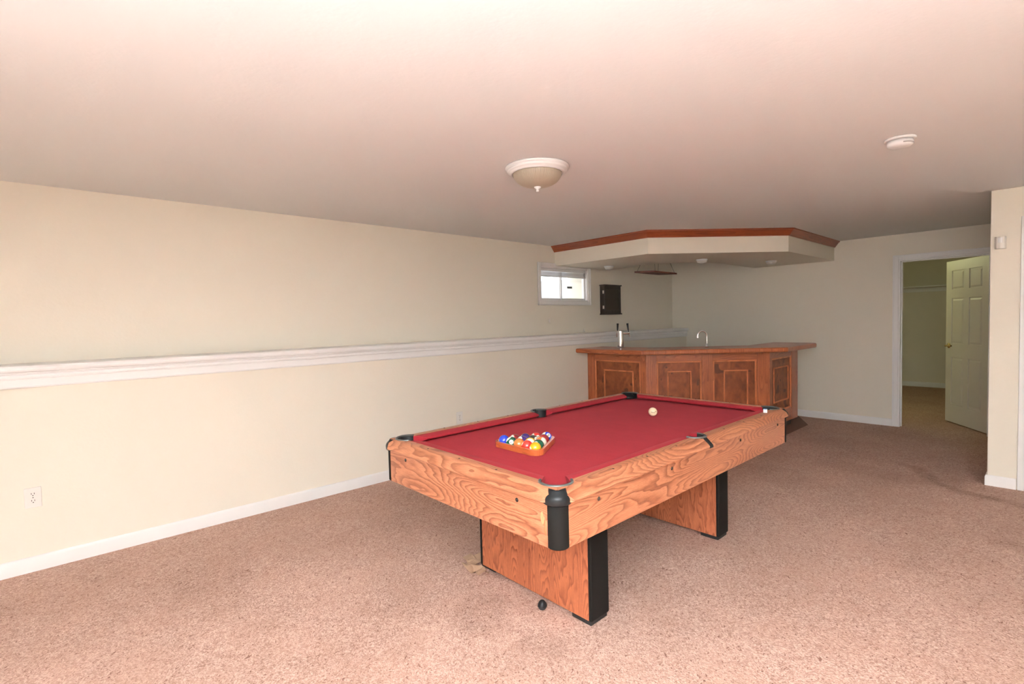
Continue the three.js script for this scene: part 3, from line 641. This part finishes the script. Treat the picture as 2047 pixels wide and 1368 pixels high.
// ceiling lamp (off)
{
  const t = thing('ceiling_lamp', 'flush ceiling lamp with stepped white ring and ribbed glass bowl', 'ceiling lamp', [1.955, HC, 5.40]);
  mesh('ring', lathe([[0, -.0005], [.192, -.0005], [.194, -.006], [.192, -.013], [.184, -.016], [.182, -.02], [.184, -.025], [.179, -.031], [.17, -.034], [.168, -.038], [.165, -.043], [.158, -.045], [.15, -.043], [.148, -.02], [0, -.02]], 96), M.white, t);
  const gp = []; for (let i = 0; i <= 22; i++) { const a = Math.PI / 2 * i / 22; gp.push([.147 * Math.cos(a) ** .8, -.036 - .083 * Math.sin(a)]); }
  const bowl = lathe(gp, 288); const p = bowl.attributes.position;
  for (let i = 0; i < p.count; i++) { const x = p.getX(i), z = p.getZ(i), a = Math.atan2(z, x), r = Math.hypot(x, z), k = 1 + .008 * Math.cos(a * 72) * Math.min(1, r / .05); p.setX(i, x * k); p.setZ(i, z * k); }
  bowl.computeVertexNormals();
  mesh('glass_bowl', bowl, M.bowl, t);
  mesh('finial', lathe([[0, -.116], [.021, -.117], [.022, -.121], [.017, -.127], [.009, -.132], [.007, -.136], [.009, -.141], [.008, -.147], [0, -.149]], 28), M.white, t);
}
// smoke detector
{
  const t = thing('smoke_detector', 'round white smoke detector on the ceiling toward the right', 'smoke detector', [3.522, HC, 4.21]);
  mesh('base', lathe([[0, -.0005], [.069, -.0005], [.071, -.004], [.07, -.011], [.065, -.013], [0, -.013]], 56), M.white, t);
  const bodyG = lathe([[0, -.012], [.058, -.012], [.059, -.03], [.056, -.038], [.048, -.045], [.03, -.049], [0, -.05]], 56);
  const body = mesh('body', bodyG, M.white, t);
  mesh('vent', lathe([[.0585, -.0305], [.0605, -.031], [.0605, -.0345], [.0575, -.0365]], 56, .4, 1.6), std({ color: lin(.4, .38, .36), roughness: .6 }), body);
}
// puck lights under the soffit (off)
for (const [x, z, label] of [[.123, 2.214, 'white puck light under the soffit near the window'], [1.188, 1.814, 'white puck light under the middle of the soffit'], [1.608, .813, 'white puck light under the right part of the soffit']]) {
  const t = thing('puck_light', label, 'puck light', [x, 2.1, z], 'soffit puck lights');
  mesh('housing', lathe([[0, -.0004], [.062, -.0004], [.064, -.004], [.063, -.014], [.056, -.02], [0, -.02]], 40), M.white, t);
  mesh('lens', lathe([[.058, -.0195], [.055, -.03], [.045, -.04], [.025, -.047], [0, -.049]], 36), M.plastic, t);
}
// motion sensor
{
  const t = thing('motion_sensor', 'small cream curved motion sensor box high on the right partition', 'sensor', [3.792, 1.885, 2.114]);
  const s = [[-.032, 0], [.032, 0], [.032, .022], [.022, .036], [0, .042], [-.022, .036], [-.032, .022]];
  mesh('body', prism(s, 0, .094, .003), M.plastic, t);
  mesh('lens', prism([[-.018, .034], [.018, .034], [.012, .041], [0, .0435], [-.012, .041]], .045, .085, .001), M.white, t);
}

// flash head on a light stand behind the viewpoint
{
  const [fx, fy, fz] = FLASH;
  const t = thing('flash_stand', 'flash lamp on a slim black light stand behind the viewpoint', 'flash lamp', [fx, 0, fz]);
  mesh('pole', cyl(.012, .009, .02, fy - .1, 14), M.black, t);
  for (let k = 0; k < 3; k++) { const a = k * Math.PI * 2 / 3; mesh('leg', tube([[0, .42, 0], [Math.cos(a) * .2, .21, Math.sin(a) * .2], [Math.cos(a) * .38, .009, Math.sin(a) * .38]], .008, 8, 8), M.black, t); }
  mesh('flash_head', bx(-.05, .05, fy - .12, fy - .02, -.035, .035, .006), M.black, t);
  mesh('flash_window', bx(-.042, .042, fy - .021, fy - .014, -.027, .027, .001), std({ color: lin(.9, .9, .9), emissive: lin(.9, .975, 1.08), emissiveIntensity: .8, roughness: .4 }), t);
}

renderer.render(scene, camera);
